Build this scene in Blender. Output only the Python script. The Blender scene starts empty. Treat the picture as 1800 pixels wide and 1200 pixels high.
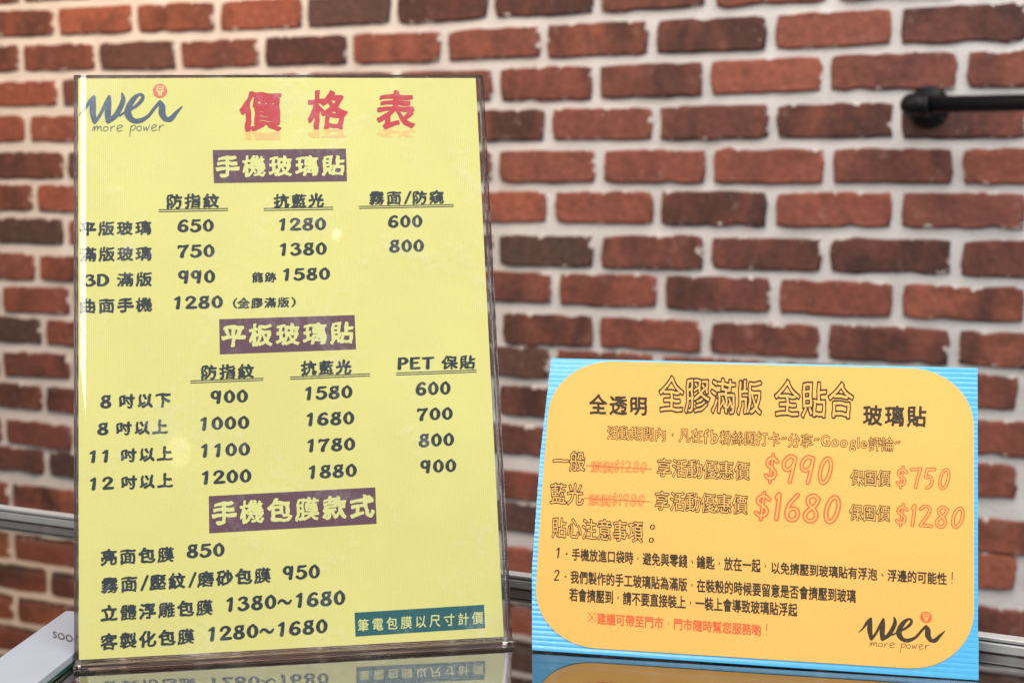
import bpy, bmesh, math, random
import numpy as np
from mathutils import Vector, Matrix
from mathutils.geometry import tessellate_polygon

random.seed(7)
rng = np.random.default_rng(11)
SC = bpy.context.scene
COL = SC.collection
EYE = 1.35                      # height of the camera above the shop floor (m)

# ------------------------------------------------------------------ camera
cam_d = bpy.data.cameras.new('camera')
cam = bpy.data.objects.new('camera', cam_d)
COL.objects.link(cam)
SC.camera = cam
cam_d.sensor_width = 36.0
cam_d.lens = 36.0 * 2689.77 / 1800.0
cam_d.clip_start = 0.02
cam_d.clip_end = 100
RIGHT = Vector((0.999973, -0.000949, -0.007328)).normalized()
FWD = Vector((0.0, 0.991724, -0.128386)).normalized()
UP = RIGHT.cross(FWD).normalized()
RIGHT = FWD.cross(UP).normalized()
cam.matrix_world = Matrix(((RIGHT.x, UP.x, -FWD.x, 0), (RIGHT.y, UP.y, -FWD.y, 0), (RIGHT.z, UP.z, -FWD.z, EYE), (0, 0, 0, 1)))
cam_d.dof.use_dof = True
cam_d.dof.focus_distance = 0.765
cam_d.dof.aperture_fstop = 14.5

# ------------------------------------------------------------------ light
SC.view_settings.view_transform = 'Standard'
SC.view_settings.look = 'None'
SC.view_settings.exposure = 0.0
SC.view_settings.gamma = 1.0
SC.cycles.use_denoising = True
SC.cycles.max_bounces = 12
SC.cycles.transparent_max_bounces = 16
SC.cycles.caustics_refractive = False
SC.cycles.caustics_reflective = False
world = bpy.data.worlds.new('World')
SC.world = world
world.use_nodes = True
bg = world.node_tree.nodes['Background']
bg.inputs[0].default_value = (0.93, 0.95, 1.0, 1)
bg.inputs[1].default_value = 0.34


def area(name, loc, target, sx, sy, power, col):
    d = bpy.data.lights.new(name, 'AREA')
    d.shape = 'RECTANGLE'; d.size = sx; d.size_y = sy; d.energy = power; d.color = col
    o = bpy.data.objects.new(name, d)
    COL.objects.link(o)
    o.location = loc
    o.rotation_euler = (Vector(target) - Vector(loc)).to_track_quat('-Z', 'Y').to_euler()
    return o


def bulb(name, loc, r, power, col):
    d = bpy.data.lights.new(name, 'POINT')
    d.shadow_soft_size = r; d.energy = power; d.color = col
    o = bpy.data.objects.new(name, d)
    COL.objects.link(o)
    o.location = loc
    return o


area('shop_ceiling_panel_light', (0.5, -0.25, 3.05), (0.15, 1.0, 1.2), 2.2, 0.9, 52, (0.97, 0.98, 1.0))
area('shop_window_light', (3.1, -0.9, 1.9), (0.3, 1.6, 1.0), 1.6, 1.8, 45, (0.90, 0.95, 1.0))
area('side_window_light', (-0.86, -1.25, EYE + 1.28), (-0.15, 0.75, 1.3), 0.75, 0.75, 22, (1.0, 1.0, 0.98))
area('ceiling_panel_light', (0.3, 1.55, 3.0), (0.45, 2.3, 0.9), 2.2, 0.6, 36, (1.0, 0.96, 0.9))
area('warm_ceiling_lamp_light', (-1.25, 2.25, 2.25), (-1.1, 3.4, 1.6), 0.4, 0.25, 22, (1.0, 0.64, 0.34))
bulb('warm_bulb_light', (0.0, -1.24, EYE + 0.76), 0.030, 0.085, (1.0, 0.78, 0.5))
bulb('small_bulb_light', (0.37, -1.0, EYE + 1.13), 0.011, 0.032, (1.0, 0.93, 0.8))


# ------------------------------------------------------------------ helpers
def link(name, me, mats, parent=None):
    o = bpy.data.objects.new(name, me)
    COL.objects.link(o)
    for m in (mats if isinstance(mats, (list, tuple)) else [mats]):
        me.materials.append(m)
    if parent is not None:
        o.parent = parent
    return o


def mesh(name, verts, faces, mats, parent=None, idx=None, smooth=False):
    me = bpy.data.meshes.new(name)
    me.from_pydata([tuple(v) for v in verts], [], faces)
    if idx:
        me.polygons.foreach_set('material_index', idx)
    if smooth:
        me.polygons.foreach_set('use_smooth', [True] * len(me.polygons))
    me.update()
    return link(name, me, mats, parent)


def from_bm(name, bm, mats, parent=None, smooth=False):
    me = bpy.data.meshes.new(name)
    bm.normal_update()
    bm.to_mesh(me); bm.free()
    if smooth:
        me.polygons.foreach_set('use_smooth', [True] * len(me.polygons))
    return link(name, me, mats, parent)


def empty(name, loc, label, cat, group=None):
    o = bpy.data.objects.new(name, None)
    COL.objects.link(o)
    o.location = loc
    o.empty_display_size = 0.05
    tag(o, label, cat, group)
    return o


def tag(o, label=None, cat=None, group=None, kind=None):
    if label: o['label'] = label
    if cat: o['category'] = cat
    if group: o['group'] = group
    if kind: o['kind'] = kind
    return o


def adopt(child, parent):
    """parent an object built in world coordinates without moving it"""
    child.parent = parent
    child.matrix_parent_inverse = Matrix.Translation(parent.location).inverted() if parent.type == 'EMPTY' and parent.rotation_euler.to_quaternion().angle < 1e-6 else parent.matrix_basis.inverted()
    return child


def frame_box(bm, org, ax, ay, az, a, b, bevel=0.0):
    """box from local corner a to b in the frame org + x*ax + y*ay + z*az"""
    r = bmesh.ops.create_cube(bm, size=1.0)
    vs = r['verts']
    for v in vs:
        q = [a[k] + (v.co[k] + 0.5) * (b[k] - a[k]) for k in range(3)]
        v.co = org + ax * q[0] + ay * q[1] + az * q[2]
    if bevel > 0:
        es = list({e for v in vs for e in v.link_edges})
        bmesh.ops.bevel(bm, geom=es, offset=bevel, segments=2, affect='EDGES', profile=0.5)


def tube(bm, p0, p1, r0, r1=None, n=32, cap=True):
    r1 = r0 if r1 is None else r1
    p0 = Vector(p0); p1 = Vector(p1)
    z = (p1 - p0).normalized()
    x = z.orthogonal().normalized(); y = z.cross(x)
    A = [bm.verts.new(p0 + (x * math.cos(t) + y * math.sin(t)) * r0) for t in [2 * math.pi * k / n for k in range(n)]]
    B = [bm.verts.new(p1 + (x * math.cos(t) + y * math.sin(t)) * r1) for t in [2 * math.pi * k / n for k in range(n)]]
    for k in range(n):
        bm.faces.new((A[k], A[(k + 1) % n], B[(k + 1) % n], B[k]))
    if cap:
        bm.faces.new(A[::-1]); bm.faces.new(B)


def lathe(bm, org, z, prof, n=40):
    """revolve (radius, height) pairs about the axis z"""
    z = Vector(z).normalized(); x = z.orthogonal().normalized(); y = z.cross(x)
    rings = []
    for r, h in prof:
        rings.append([bm.verts.new(Vector(org) + z * h + (x * math.cos(t) + y * math.sin(t)) * r) for t in [2 * math.pi * k / n for k in range(n)]])
    for a, b in zip(rings, rings[1:]):
        for k in range(n):
            bm.faces.new((a[k], a[(k + 1) % n], b[(k + 1) % n], b[k]))
    bm.faces.new(rings[-1])
    bm.faces.new(rings[0][::-1])


# ------------------------------------------------------------------ materials
def new_mat(name):
    m = bpy.data.materials.new(name)
    m.use_nodes = True
    nt = m.node_tree
    b = nt.nodes['Principled BSDF']
    return m, nt, b


def N(nt, kind, **kw):
    n = nt.nodes.new(kind)
    for k, v in kw.items():
        setattr(n, k, v)
    return n


def ramp(nt, src, stops):
    r = N(nt, 'ShaderNodeValToRGB')
    e = r.color_ramp.elements
    while len(e) < len(stops):
        e.new(0.5)
    for q, (p, c) in zip(e, stops):
        q.position = p
        q.color = (*c, 1) if len(c) == 3 else c
    nt.links.new(src, r.inputs[0])
    return r


def noise(nt, vec, scale, detail=4, rough=0.55, dist=0.0):
    n = N(nt, 'ShaderNodeTexNoise')
    n.inputs['Scale'].default_value = scale
    n.inputs['Detail'].default_value = detail
    n.inputs['Roughness'].default_value = rough
    n.inputs['Distortion'].default_value = dist
    nt.links.new(vec, n.inputs['Vector'])
    return n


def mixc(nt, fac, a, b, blend='MIX'):
    m = N(nt, 'ShaderNodeMix', data_type='RGBA', blend_type=blend)
    for sock, v in ((m.inputs[0], fac), (m.inputs[6], a), (m.inputs[7], b)):
        if hasattr(v, 'is_linked') or hasattr(v, 'links'):
            nt.links.new(v, sock)
        elif isinstance(v, (int, float)):
            sock.default_value = v
        else:
            sock.default_value = (*v, 1)
    return m.outputs[2]


def math_n(nt, op, a, b=None, clamp=False):
    m = N(nt, 'ShaderNodeMath', operation=op, use_clamp=clamp)
    for sock, v in zip(m.inputs, (a, b)):
        if v is None: continue
        if isinstance(v, (int, float)): sock.default_value = v
        else: nt.links.new(v, sock)
    return m.outputs[0]


def bump(nt, b, h, strength, dist):
    n = N(nt, 'ShaderNodeBump')
    n.inputs['Strength'].default_value = strength
    n.inputs['Distance'].default_value = dist
    nt.links.new(h, n.inputs['Height'])
    nt.links.new(n.outputs[0], b.inputs['Normal'])


def plain(name, col, rough=0.5, metal=0.0, spec=0.5, grain=0.06, gscale=900, bstr=0.0):
    m, nt, b = new_mat(name)
    tc = N(nt, 'ShaderNodeTexCoord')
    n = noise(nt, tc.outputs['Object'], gscale, 3)
    k = ramp(nt, n.outputs[0], [(0.3, tuple(c * (1 - grain) for c in col)), (0.7, tuple(min(1, c * (1 + grain)) for c in col))])
    nt.links.new(k.outputs[0], b.inputs['Base Color'])
    b.inputs['Roughness'].default_value = rough
    b.inputs['Metallic'].default_value = metal
    b.inputs['Specular IOR Level'].default_value = spec
    if bstr: bump(nt, b, n.outputs[0], bstr, 0.0004)
    return m


def thin_clear(name, tint, f0, rough=0.015, smudge=0.0):
    """clear sheet: passes light straight through, mirrors more at grazing angles"""
    m, nt, b = new_mat(name)
    nt.nodes.remove(b)
    out = [n for n in nt.nodes if n.type == 'OUTPUT_MATERIAL'][0]
    lw = N(nt, 'ShaderNodeLayerWeight'); lw.inputs['Blend'].default_value = 0.5
    p5 = math_n(nt, 'POWER', lw.outputs['Facing'], 5.0)
    fac = math_n(nt, 'ADD', math_n(nt, 'MULTIPLY', p5, 1 - f0), f0)
    tr = N(nt, 'ShaderNodeBsdfTransparent'); tr.inputs[0].default_value = (*tint, 1)
    gl = N(nt, 'ShaderNodeBsdfGlossy'); gl.inputs['Roughness'].default_value = rough
    gl.inputs['Color'].default_value = (1, 1, 1, 1)
    mx = N(nt, 'ShaderNodeMixShader')
    nt.links.new(fac, mx.inputs[0]); nt.links.new(tr.outputs[0], mx.inputs[1]); nt.links.new(gl.outputs[0], mx.inputs[2])
    last = mx.outputs[0]
    if smudge:
        tc = N(nt, 'ShaderNodeTexCoord')
        n1 = noise(nt, tc.outputs['Object'], 28, 5, 0.65, 0.6)
        n2 = noise(nt, tc.outputs['Object'], 240, 4, 0.7)
        k = ramp(nt, math_n(nt, 'MULTIPLY', n1.outputs[0], math_n(nt, 'ADD', n2.outputs[0], 0.5)), [(0.53, (0, 0, 0)), (0.75, (1, 1, 1))])
        d = N(nt, 'ShaderNodeBsdfDiffuse'); d.inputs[0].default_value = (0.85, 0.86, 0.86, 1)
        m2 = N(nt, 'ShaderNodeMixShader')
        nt.links.new(math_n(nt, 'MULTIPLY', k.outputs[0], smudge), m2.inputs[0])
        nt.links.new(last, m2.inputs[1]); nt.links.new(d.outputs[0], m2.inputs[2])
        last = m2.outputs[0]
    nt.links.new(last, out.inputs[0])
    return m


def clear_solid(name, col, ior=1.49, rough=0.03):
    m, nt, b = new_mat(name)
    b.inputs['Base Color'].default_value = (*col, 1)
    b.inputs['Transmission Weight'].default_value = 1.0
    b.inputs['IOR'].default_value = ior
    b.inputs['Roughness'].default_value = rough
    return m


def brick_material():
    m, nt, b = new_mat('fired_clay_brick')
    tc = N(nt, 'ShaderNodeTexCoord'); oi = N(nt, 'ShaderNodeObjectInfo')
    at = N(nt, 'ShaderNodeAttribute', attribute_name='piece')          # set only on the joined outer bricks
    rnd = math_n(nt, 'FRACT', math_n(nt, 'ADD', oi.outputs['Random'], at.outputs['Fac']))
    uv = N(nt, 'ShaderNodeUVMap', uv_map='face')
    off = N(nt, 'ShaderNodeVectorMath', operation='SCALE')
    off.inputs[0].default_value = (37.1, 91.7, 13.3); nt.links.new(rnd, off.inputs['Scale'])
    add = N(nt, 'ShaderNodeVectorMath', operation='ADD')
    nt.links.new(uv.outputs[0], add.inputs[0]); nt.links.new(off.outputs[0], add.inputs[1])
    v = add.outputs[0]
    base = ramp(nt, rnd, [(0.0, (0.190, 0.064, 0.046)), (0.25, (0.235, 0.076, 0.052)), (0.5, (0.170, 0.062, 0.047)), (0.75, (0.285, 0.092, 0.058)), (1.0, (0.150, 0.056, 0.044))])
    mp = N(nt, 'ShaderNodeMapping'); mp.inputs['Scale'].default_value = (1.0, 0.55, 1.0)
    nt.links.new(v, mp.inputs['Vector'])
    n1 = noise(nt, mp.outputs[0], 12, 5, 0.6, 0.4)                       # broad burnt patches
    rnd2 = math_n(nt, 'FRACT', math_n(nt, 'MULTIPLY', rnd, 17.3))
    shift = math_n(nt, 'MULTIPLY', math_n(nt, 'SUBTRACT', rnd2, 0.52), 0.36)
    patch = ramp(nt, math_n(nt, 'ADD', n1.outputs[0], shift), [(0.38, (0, 0, 0)), (0.70, (1, 1, 1))])
    c = mixc(nt, math_n(nt, 'MULTIPLY', patch.outputs[0], 0.88), base.outputs[0], (0.050, 0.027, 0.024))
    burnt = ramp(nt, math_n(nt, 'FRACT', math_n(nt, 'MULTIPLY', rnd, 5.7)), [(0.86, (0, 0, 0)), (0.90, (0.8, 0.8, 0.8))])
    c = mixc(nt, burnt.outputs[0], c, (0.070, 0.046, 0.040))
    n2 = noise(nt, v, 75, 5, 0.65)
    c = mixc(nt, 0.6, c, ramp(nt, n2.outputs[0], [(0.28, (0.30, 0.30, 0.30)), (0.72, (0.78, 0.72, 0.66))]).outputs[0], 'OVERLAY')
    n3 = noise(nt, v, 34, 5, 0.7, 0.4)                        # pale mortar haze
    c = mixc(nt, ramp(nt, n3.outputs[0], [(0.60, (0, 0, 0)), (0.80, (0.34, 0.34, 0.34))]).outputs[0], c, (0.52, 0.42, 0.37))
    n4 = noise(nt, v, 120, 2, 0.5)                            # small lime blobs
    c = mixc(nt, ramp(nt, n4.outputs[0], [(0.755, (0, 0, 0)), (0.80, (0.8, 0.8, 0.8))]).outputs[0], c, (0.6, 0.52, 0.46))
    sx = N(nt, 'ShaderNodeSeparateXYZ'); nt.links.new(uv.outputs[0], sx.inputs[0])   # mortar smeared over the arrises
    ex = math_n(nt, 'SUBTRACT', 0.0965, math_n(nt, 'ABSOLUTE', sx.outputs[0]))
    ey = math_n(nt, 'SUBTRACT', 0.0287, math_n(nt, 'ABSOLUTE', sx.outputs[1]))
    ed = math_n(nt, 'MINIMUM', ex, ey)
    n5 = noise(nt, v, 42, 4, 0.65)
    lim = math_n(nt, 'MULTIPLY', math_n(nt, 'SUBTRACT', n5.outputs[0], 0.555), 0.055)
    sm = math_n(nt, 'MULTIPLY', math_n(nt, 'SUBTRACT', lim, ed), 900.0, True)
    c = mixc(nt, math_n(nt, 'MULTIPLY', sm, 0.9), c, (0.56, 0.50, 0.46))
    nt.links.new(c, b.inputs['Base Color'])
    b.inputs['Roughness'].default_value = 0.8
    b.inputs['Specular IOR Level'].default_value = 0.25
    h = math_n(nt, 'ADD', n2.outputs[0], math_n(nt, 'MULTIPLY', n3.outputs[0], 1.6))
    bump(nt, b, h, 0.7, 0.003)
    return m


def mortar_material():
    m, nt, b = new_mat('lime_mortar')
    tc = N(nt, 'ShaderNodeTexCoord')
    n1 = noise(nt, tc.outputs['Object'], 9, 4)
    n2 = noise(nt, tc.outputs['Object'], 160, 5, 0.65)
    c = ramp(nt, n1.outputs[0], [(0.3, (0.54, 0.51, 0.49)), (0.7, (0.66, 0.63, 0.61))])
    c2 = mixc(nt, 0.35, c.outputs[0], ramp(nt, n2.outputs[0], [(0.3, (0.35, 0.35, 0.35)), (0.7, (0.65, 0.65, 0.65))]).outputs[0], 'OVERLAY')
    nt.links.new(c2, b.inputs['Base Color'])
    b.inputs['Roughness'].default_value = 0.9
    b.inputs['Specular IOR Level'].default_value = 0.15
    bump(nt, b, math_n(nt, 'ADD', n2.outputs[0], n1.outputs[0]), 0.6, 0.004)
    return m


def paper_material(name, col, ribs=0.0, rough=0.55, var=0.05):
    m, nt, b = new_mat(name)
    tc = N(nt, 'ShaderNodeTexCoord')
    n1 = noise(nt, tc.outputs['Object'], 12, 4, 0.6)
    n2 = noise(nt, tc.outputs['Object'], 700, 3, 0.6)
    c = ramp(nt, n1.outputs[0], [(0.3, tuple(x * (1 - var) for x in col)), (0.7, tuple(min(x * (1 + var), 1) for x in col))]).outputs[0]
    c = mixc(nt, 0.10, c, ramp(nt, n2.outputs[0], [(0.3, (0.3, 0.3, 0.3)), (0.7, (0.7, 0.7, 0.7))]).outputs[0], 'OVERLAY')
    h = n2.outputs[0]
    if ribs:
        w = N(nt, 'ShaderNodeTexWave', wave_type='BANDS', bands_direction='X')
        w.inputs['Scale'].default_value = 300
        w.inputs['Distortion'].default_value = 0.6
        nt.links.new(tc.outputs['Object'], w.inputs['Vector'])
        c = mixc(nt, ribs, c, ramp(nt, w.outputs[0], [(0.0, (0.38, 0.38, 0.38)), (1.0, (0.60, 0.60, 0.60))]).outputs[0], 'OVERLAY')
        h = math_n(nt, 'ADD', w.outputs[0], n2.outputs[0])
    nt.links.new(c, b.inputs['Base Color'])
    b.inputs['Roughness'].default_value = rough
    b.inputs['Specular IOR Level'].default_value = 0.3
    bump(nt, b, h, 0.12, 0.0002)
    return m


M_brick = brick_material()
M_mortar = mortar_material()
M_yellow = paper_material('yellow_paper', (0.685, 0.630, 0.205), ribs=0.07)
M_orange = paper_material('orange_paper', (0.93, 0.475, 0.105), var=0.03)
M_blue = plain('blue_corrugated_plastic', (0.095, 0.46, 0.76), 0.24, grain=0.05, gscale=300)
INK = {
    'ink': plain('dark_slate_ink', (0.020, 0.028, 0.033), 0.5, spec=0.3, grain=0.3, gscale=1400),
    'red': plain('red_ink', (0.50, 0.040, 0.052), 0.5, spec=0.3, grain=0.08, gscale=1400),
    'purple': paper_material('purple_brown_ink', (0.118, 0.054, 0.072), ribs=0.6, rough=0.5),
    'teal': paper_material('teal_ink', (0.014, 0.100, 0.106), ribs=0.5, rough=0.5),
    'cut': paper_material('pale_yellow_lettering', (0.66, 0.64, 0.23), rough=0.5),
    'glow': plain('faded_orange_ink', (0.82, 0.47, 0.15), 0.6, grain=0.1),
}
INK_O = {
    'ink': plain('dark_brown_ink', (0.055, 0.040, 0.020), 0.6, spec=0.2, grain=0.3, gscale=1400),
    'brown': plain('sepia_ink', (0.075, 0.038, 0.012), 0.6, spec=0.2, grain=0.3, gscale=1400),
    'red': plain('orange_red_ink', (0.76, 0.145, 0.045), 0.6, spec=0.2, grain=0.1, gscale=1400),
    'strike': plain('strike_ink', (0.76, 0.145, 0.045), 0.6, spec=0.2),
}
M_clear = thin_clear('clear_acrylic_sheet', (0.985, 0.985, 0.98), 0.045, 0.022, smudge=0.11)
M_side = clear_solid('clear_acrylic_edge', (0.52, 0.43, 0.42), 1.49, 0.02)
M_glass = thin_clear('counter_glass', (0.41, 0.41, 0.39), 0.235, 0.004)
M_pane = thin_clear('cabinet_glass', (0.90, 0.92, 0.90), 0.045, 0.01)
M_alu = plain('brushed_aluminium', (0.50, 0.48, 0.45), 0.42, 0.35, grain=0.05, gscale=120)
M_alud = plain('aluminium_groove', (0.06, 0.06, 0.07), 0.5, 0.6)
M_black = plain('black_painted_iron', (0.006, 0.006, 0.008), 0.40, 0.0, spec=0.22, grain=0.2, gscale=260, bstr=0.3)
M_white = plain('white_card', (0.37, 0.40, 0.45), 0.3, grain=0.02, gscale=80)
M_dark = plain('dark_print', (0.07, 0.05, 0.05), 0.5)
M_green = plain('green_glass_edge', (0.02, 0.10, 0.08), 0.15)
M_lime = plain('lime_reflection_colour', (0.30, 0.34, 0.02), 0.6)  # colour of the added patch that imitates a lime reflection
M_amber = plain('added_amber_patch', (0.60, 0.24, 0.02), 0.6)  # colour of the added patch that imitates an orange blur in the glass
M_wood = plain('dark_cabinet_board', (0.05, 0.035, 0.03), 0.5, grain=0.3, gscale=30)
M_floor = plain('grey_floor_tile', (0.20, 0.18, 0.16), 0.35, grain=0.1, gscale=6)

YELLOW_TEXT = [
    ('價', 'K', 'red', (82.93, 289.7, 104.84, 289.97, 104.28, 267.43, 82.49, 267.42)),
    ('格', 'K', 'red', (118.75, 290.41, 139.96, 290.36, 139.24, 268.31, 118.13, 268.44)),
    ('表', 'K', 'red', (155.31, 290.32, 175.97, 290.27, 175.07, 268.24, 154.51, 268.37)),
    ('手機玻璃貼', 'k', 'cut', (69.91, 254.76, 137.16, 254.32, 136.79, 242.91, 69.7, 242.25)),
    ('防指紋', 'k', 'ink', (44.53, 234.41, 71.4, 234.23, 71.26, 226.26, 44.44, 226.02)),
    ('抗藍光', 'k', 'ink', (99.43, 233.72, 125.71, 233.73, 125.47, 225.81, 99.24, 225.56)),
    ('霧面/防窺', 'k', 'ink', (149.3, 234.81, 189.26, 234.64, 188.91, 226.81, 149.01, 226.57)),
    ('平版玻璃', 'k', 'ink', (0.77, 220.0, 36.7, 220.36, 36.62, 212.31, 0.76, 212.33)),
    ('650', 'd', 'ink', (49.93, 220.62, 68.45, 220.49, 68.33, 213.49, 49.84, 213.48)),
    ('1280', 'd', 'ink', (101.9, 220.45, 126.35, 220.64, 126.13, 213.32, 101.73, 213.56)),
    ('600', 'd', 'ink', (158.8, 221.19, 177.01, 221.2, 176.72, 214.21, 158.54, 214.25)),
    ('滿版玻璃', 'k', 'ink', (0.89, 206.78, 36.74, 206.75, 36.66, 198.63, 0.88, 198.72)),
    ('750', 'd', 'ink', (49.76, 207.13, 68.63, 207.04, 68.51, 199.84, 49.67, 199.95)),
    ('1380', 'd', 'ink', (102.02, 207.14, 126.3, 207.18, 126.09, 200.11, 101.84, 200.13)),
    ('800', 'd', 'ink', (158.9, 207.91, 177.3, 207.88, 177.0, 200.75, 158.63, 200.86)),
    ('3D 滿版', 'k', 'ink', (2.84, 192.72, 36.72, 193.23, 36.64, 185.16, 2.83, 185.59)),
    ('990', 'd', 'ink', (49.88, 193.57, 68.69, 193.5, 68.56, 186.28, 49.78, 186.38)),
    ('龍跡', 'k', 'ink', (87.37, 191.92, 99.79, 191.67, 99.66, 186.08, 87.24, 186.19)),
    ('1580', 'd', 'ink', (103.29, 193.57, 127.6, 193.67, 127.39, 186.71, 103.12, 186.85)),
    ('曲面手機', 'k', 'ink', (0.99, 179.71, 36.87, 179.79, 36.79, 171.92, 0.98, 171.59)),
    ('1280', 'd', 'ink', (47.7, 180.0, 72.37, 179.99, 72.25, 172.95, 47.61, 173.0)),
    ('(全膠滿版)', 'k', 'ink', (77.36, 178.61, 109.47, 178.47, 109.32, 172.75, 77.25, 172.6)),
    ('平板玻璃貼', 'k', 'cut', (71.23, 164.69, 138.85, 164.81, 138.44, 152.64, 71.01, 152.23)),
    ('防指紋', 'k', 'ink', (60.72, 144.11, 87.4, 143.9, 87.23, 136.11, 60.59, 136.09)),
    ('抗藍光', 'k', 'ink', (111.18, 144.8, 137.18, 144.75, 136.91, 136.71, 110.96, 136.7)),
    ('PET 保貼', 'k', 'ink', (160.87, 145.22, 201.49, 145.23, 201.12, 137.52, 160.6, 138.1)),
    ('8 吋以下', 'k', 'ink', (10.64, 130.0, 45.5, 130.21, 45.41, 122.41, 10.61, 122.77)),
    ('900', 'd', 'ink', (65.22, 130.62, 84.05, 130.62, 83.9, 123.67, 65.1, 123.61)),
    ('1580', 'd', 'ink', (112.93, 131.2, 137.17, 131.26, 136.93, 124.24, 112.73, 124.01)),
    ('600', 'd', 'ink', (169.76, 131.85, 187.96, 131.74, 187.64, 124.51, 169.47, 124.58)),
    ('8 吋以上', 'k', 'ink', (9.19, 116.34, 43.97, 116.75, 43.87, 108.94, 9.17, 109.3)),
    ('1000', 'd', 'ink', (59.9, 117.17, 84.48, 117.13, 84.33, 110.14, 59.79, 110.12)),
    ('1680', 'd', 'ink', (113.33, 117.64, 137.68, 117.72, 137.44, 110.66, 113.13, 110.61)),
    ('700', 'd', 'ink', (169.91, 118.23, 188.54, 118.22, 188.22, 111.17, 169.63, 111.33)),
    ('11 吋以上', 'k', 'ink', (5.36, 102.57, 46.19, 103.13, 46.09, 95.43, 5.34, 95.62)),
    ('1100', 'd', 'ink', (60.09, 103.52, 84.53, 103.57, 84.38, 96.56, 59.98, 96.46)),
    ('1780', 'd', 'ink', (113.36, 104.17, 137.66, 104.19, 137.42, 97.17, 113.16, 97.18)),
    ('800', 'd', 'ink', (170.16, 104.81, 188.61, 104.75, 188.29, 97.73, 169.86, 97.66)),
    ('12 吋以上', 'k', 'ink', (5.52, 88.99, 46.14, 89.61, 46.04, 81.9, 5.5, 81.91)),
    ('1200', 'd', 'ink', (60.32, 89.92, 84.9, 90.13, 84.74, 82.94, 60.21, 82.85)),
    ('1880', 'd', 'ink', (113.67, 90.66, 138.04, 90.72, 137.81, 83.75, 113.47, 83.66)),
    ('900', 'd', 'ink', (170.45, 91.26, 189.08, 91.27, 188.76, 84.17, 170.16, 84.24)),
    ('手機包膜款式', 'k', 'cut', (64.85, 74.58, 146.58, 74.98, 146.14, 62.72, 64.64, 62.08)),
    ('亮面包膜', 'k', 'ink', (10.61, 53.08, 46.13, 53.1, 46.03, 45.01, 10.58, 44.72)),
    ('850', 'd', 'ink', (52.24, 53.58, 70.93, 53.59, 70.8, 46.54, 52.15, 46.55)),
    ('霧面/壓紋/磨砂包膜', 'k', 'ink', (10.69, 39.38, 93.39, 40.69, 93.2, 32.53, 10.66, 31.07)),
    ('950', 'd', 'ink', (99.31, 40.78, 117.85, 40.76, 117.64, 33.41, 99.13, 33.65)),
    ('立體浮雕包膜', 'k', 'ink', (10.5, 25.75, 64.6, 26.45, 64.46, 18.17, 10.47, 17.64)),
    ('1380~1680', 'd', 'ink', (71.27, 26.6, 130.09, 27.35, 129.84, 19.74, 71.14, 19.36)),
    ('客製化包膜', 'k', 'ink', (10.45, 12.15, 55.45, 12.68, 55.33, 4.68, 10.41, 3.82)),
    ('1280~1680', 'd', 'ink', (62.16, 12.6, 120.87, 13.74, 120.64, 6.33, 62.04, 5.42)),
    ('筆電包膜以尺寸計價', 'm', 'cut', (135.77, 12.55, 199.09, 13.2, 198.78, 6.88, 135.55, 6.24)),
]
YELLOW_BARS = [
    ('purple', (68.5, 257.72, 137.88, 257.93, 137.89, 239.93, 68.78, 239.79)),
    ('purple', (70.22, 167.39, 139.45, 167.99, 139.58, 149.83, 70.24, 149.09)),
    ('purple', (63.49, 77.06, 146.9, 78.16, 146.95, 59.66, 63.46, 58.53)),
    ('teal', (134.34, 15.85, 199.81, 16.5, 199.82, 4.84, 134.43, 4.06)),
    ('line', (40.49, 226.08, 75.83, 226.32, 75.82, 225.83, 40.49, 225.59)),
    ('line', (40.48, 224.98, 75.81, 225.21, 75.8, 224.72, 40.47, 224.5)),
    ('line', (94.11, 226.03, 130.21, 226.24, 130.19, 225.75, 94.09, 225.54)),
    ('line', (94.08, 224.89, 130.17, 225.07, 130.16, 224.57, 94.07, 224.4)),
    ('line', (143.72, 226.43, 193.9, 226.77, 193.87, 226.27, 143.7, 225.93)),
    ('line', (143.68, 225.34, 193.85, 225.74, 193.83, 225.24, 143.66, 224.85)),
    ('line', (55.37, 136.07, 91.92, 136.36, 91.91, 135.88, 55.36, 135.6)),
    ('line', (55.35, 134.99, 91.89, 135.32, 91.88, 134.85, 55.35, 134.52)),
    ('line', (105.47, 136.54, 146.35, 137.08, 146.34, 136.61, 105.45, 136.07)),
    ('line', (105.44, 135.45, 146.31, 136.01, 146.3, 135.53, 105.42, 134.98)),
    ('line', (159.85, 137.07, 201.86, 137.37, 201.84, 136.89, 159.83, 136.6)),
    ('line', (159.81, 136.0, 201.81, 136.29, 201.79, 135.81, 159.79, 135.52)),
]
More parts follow.
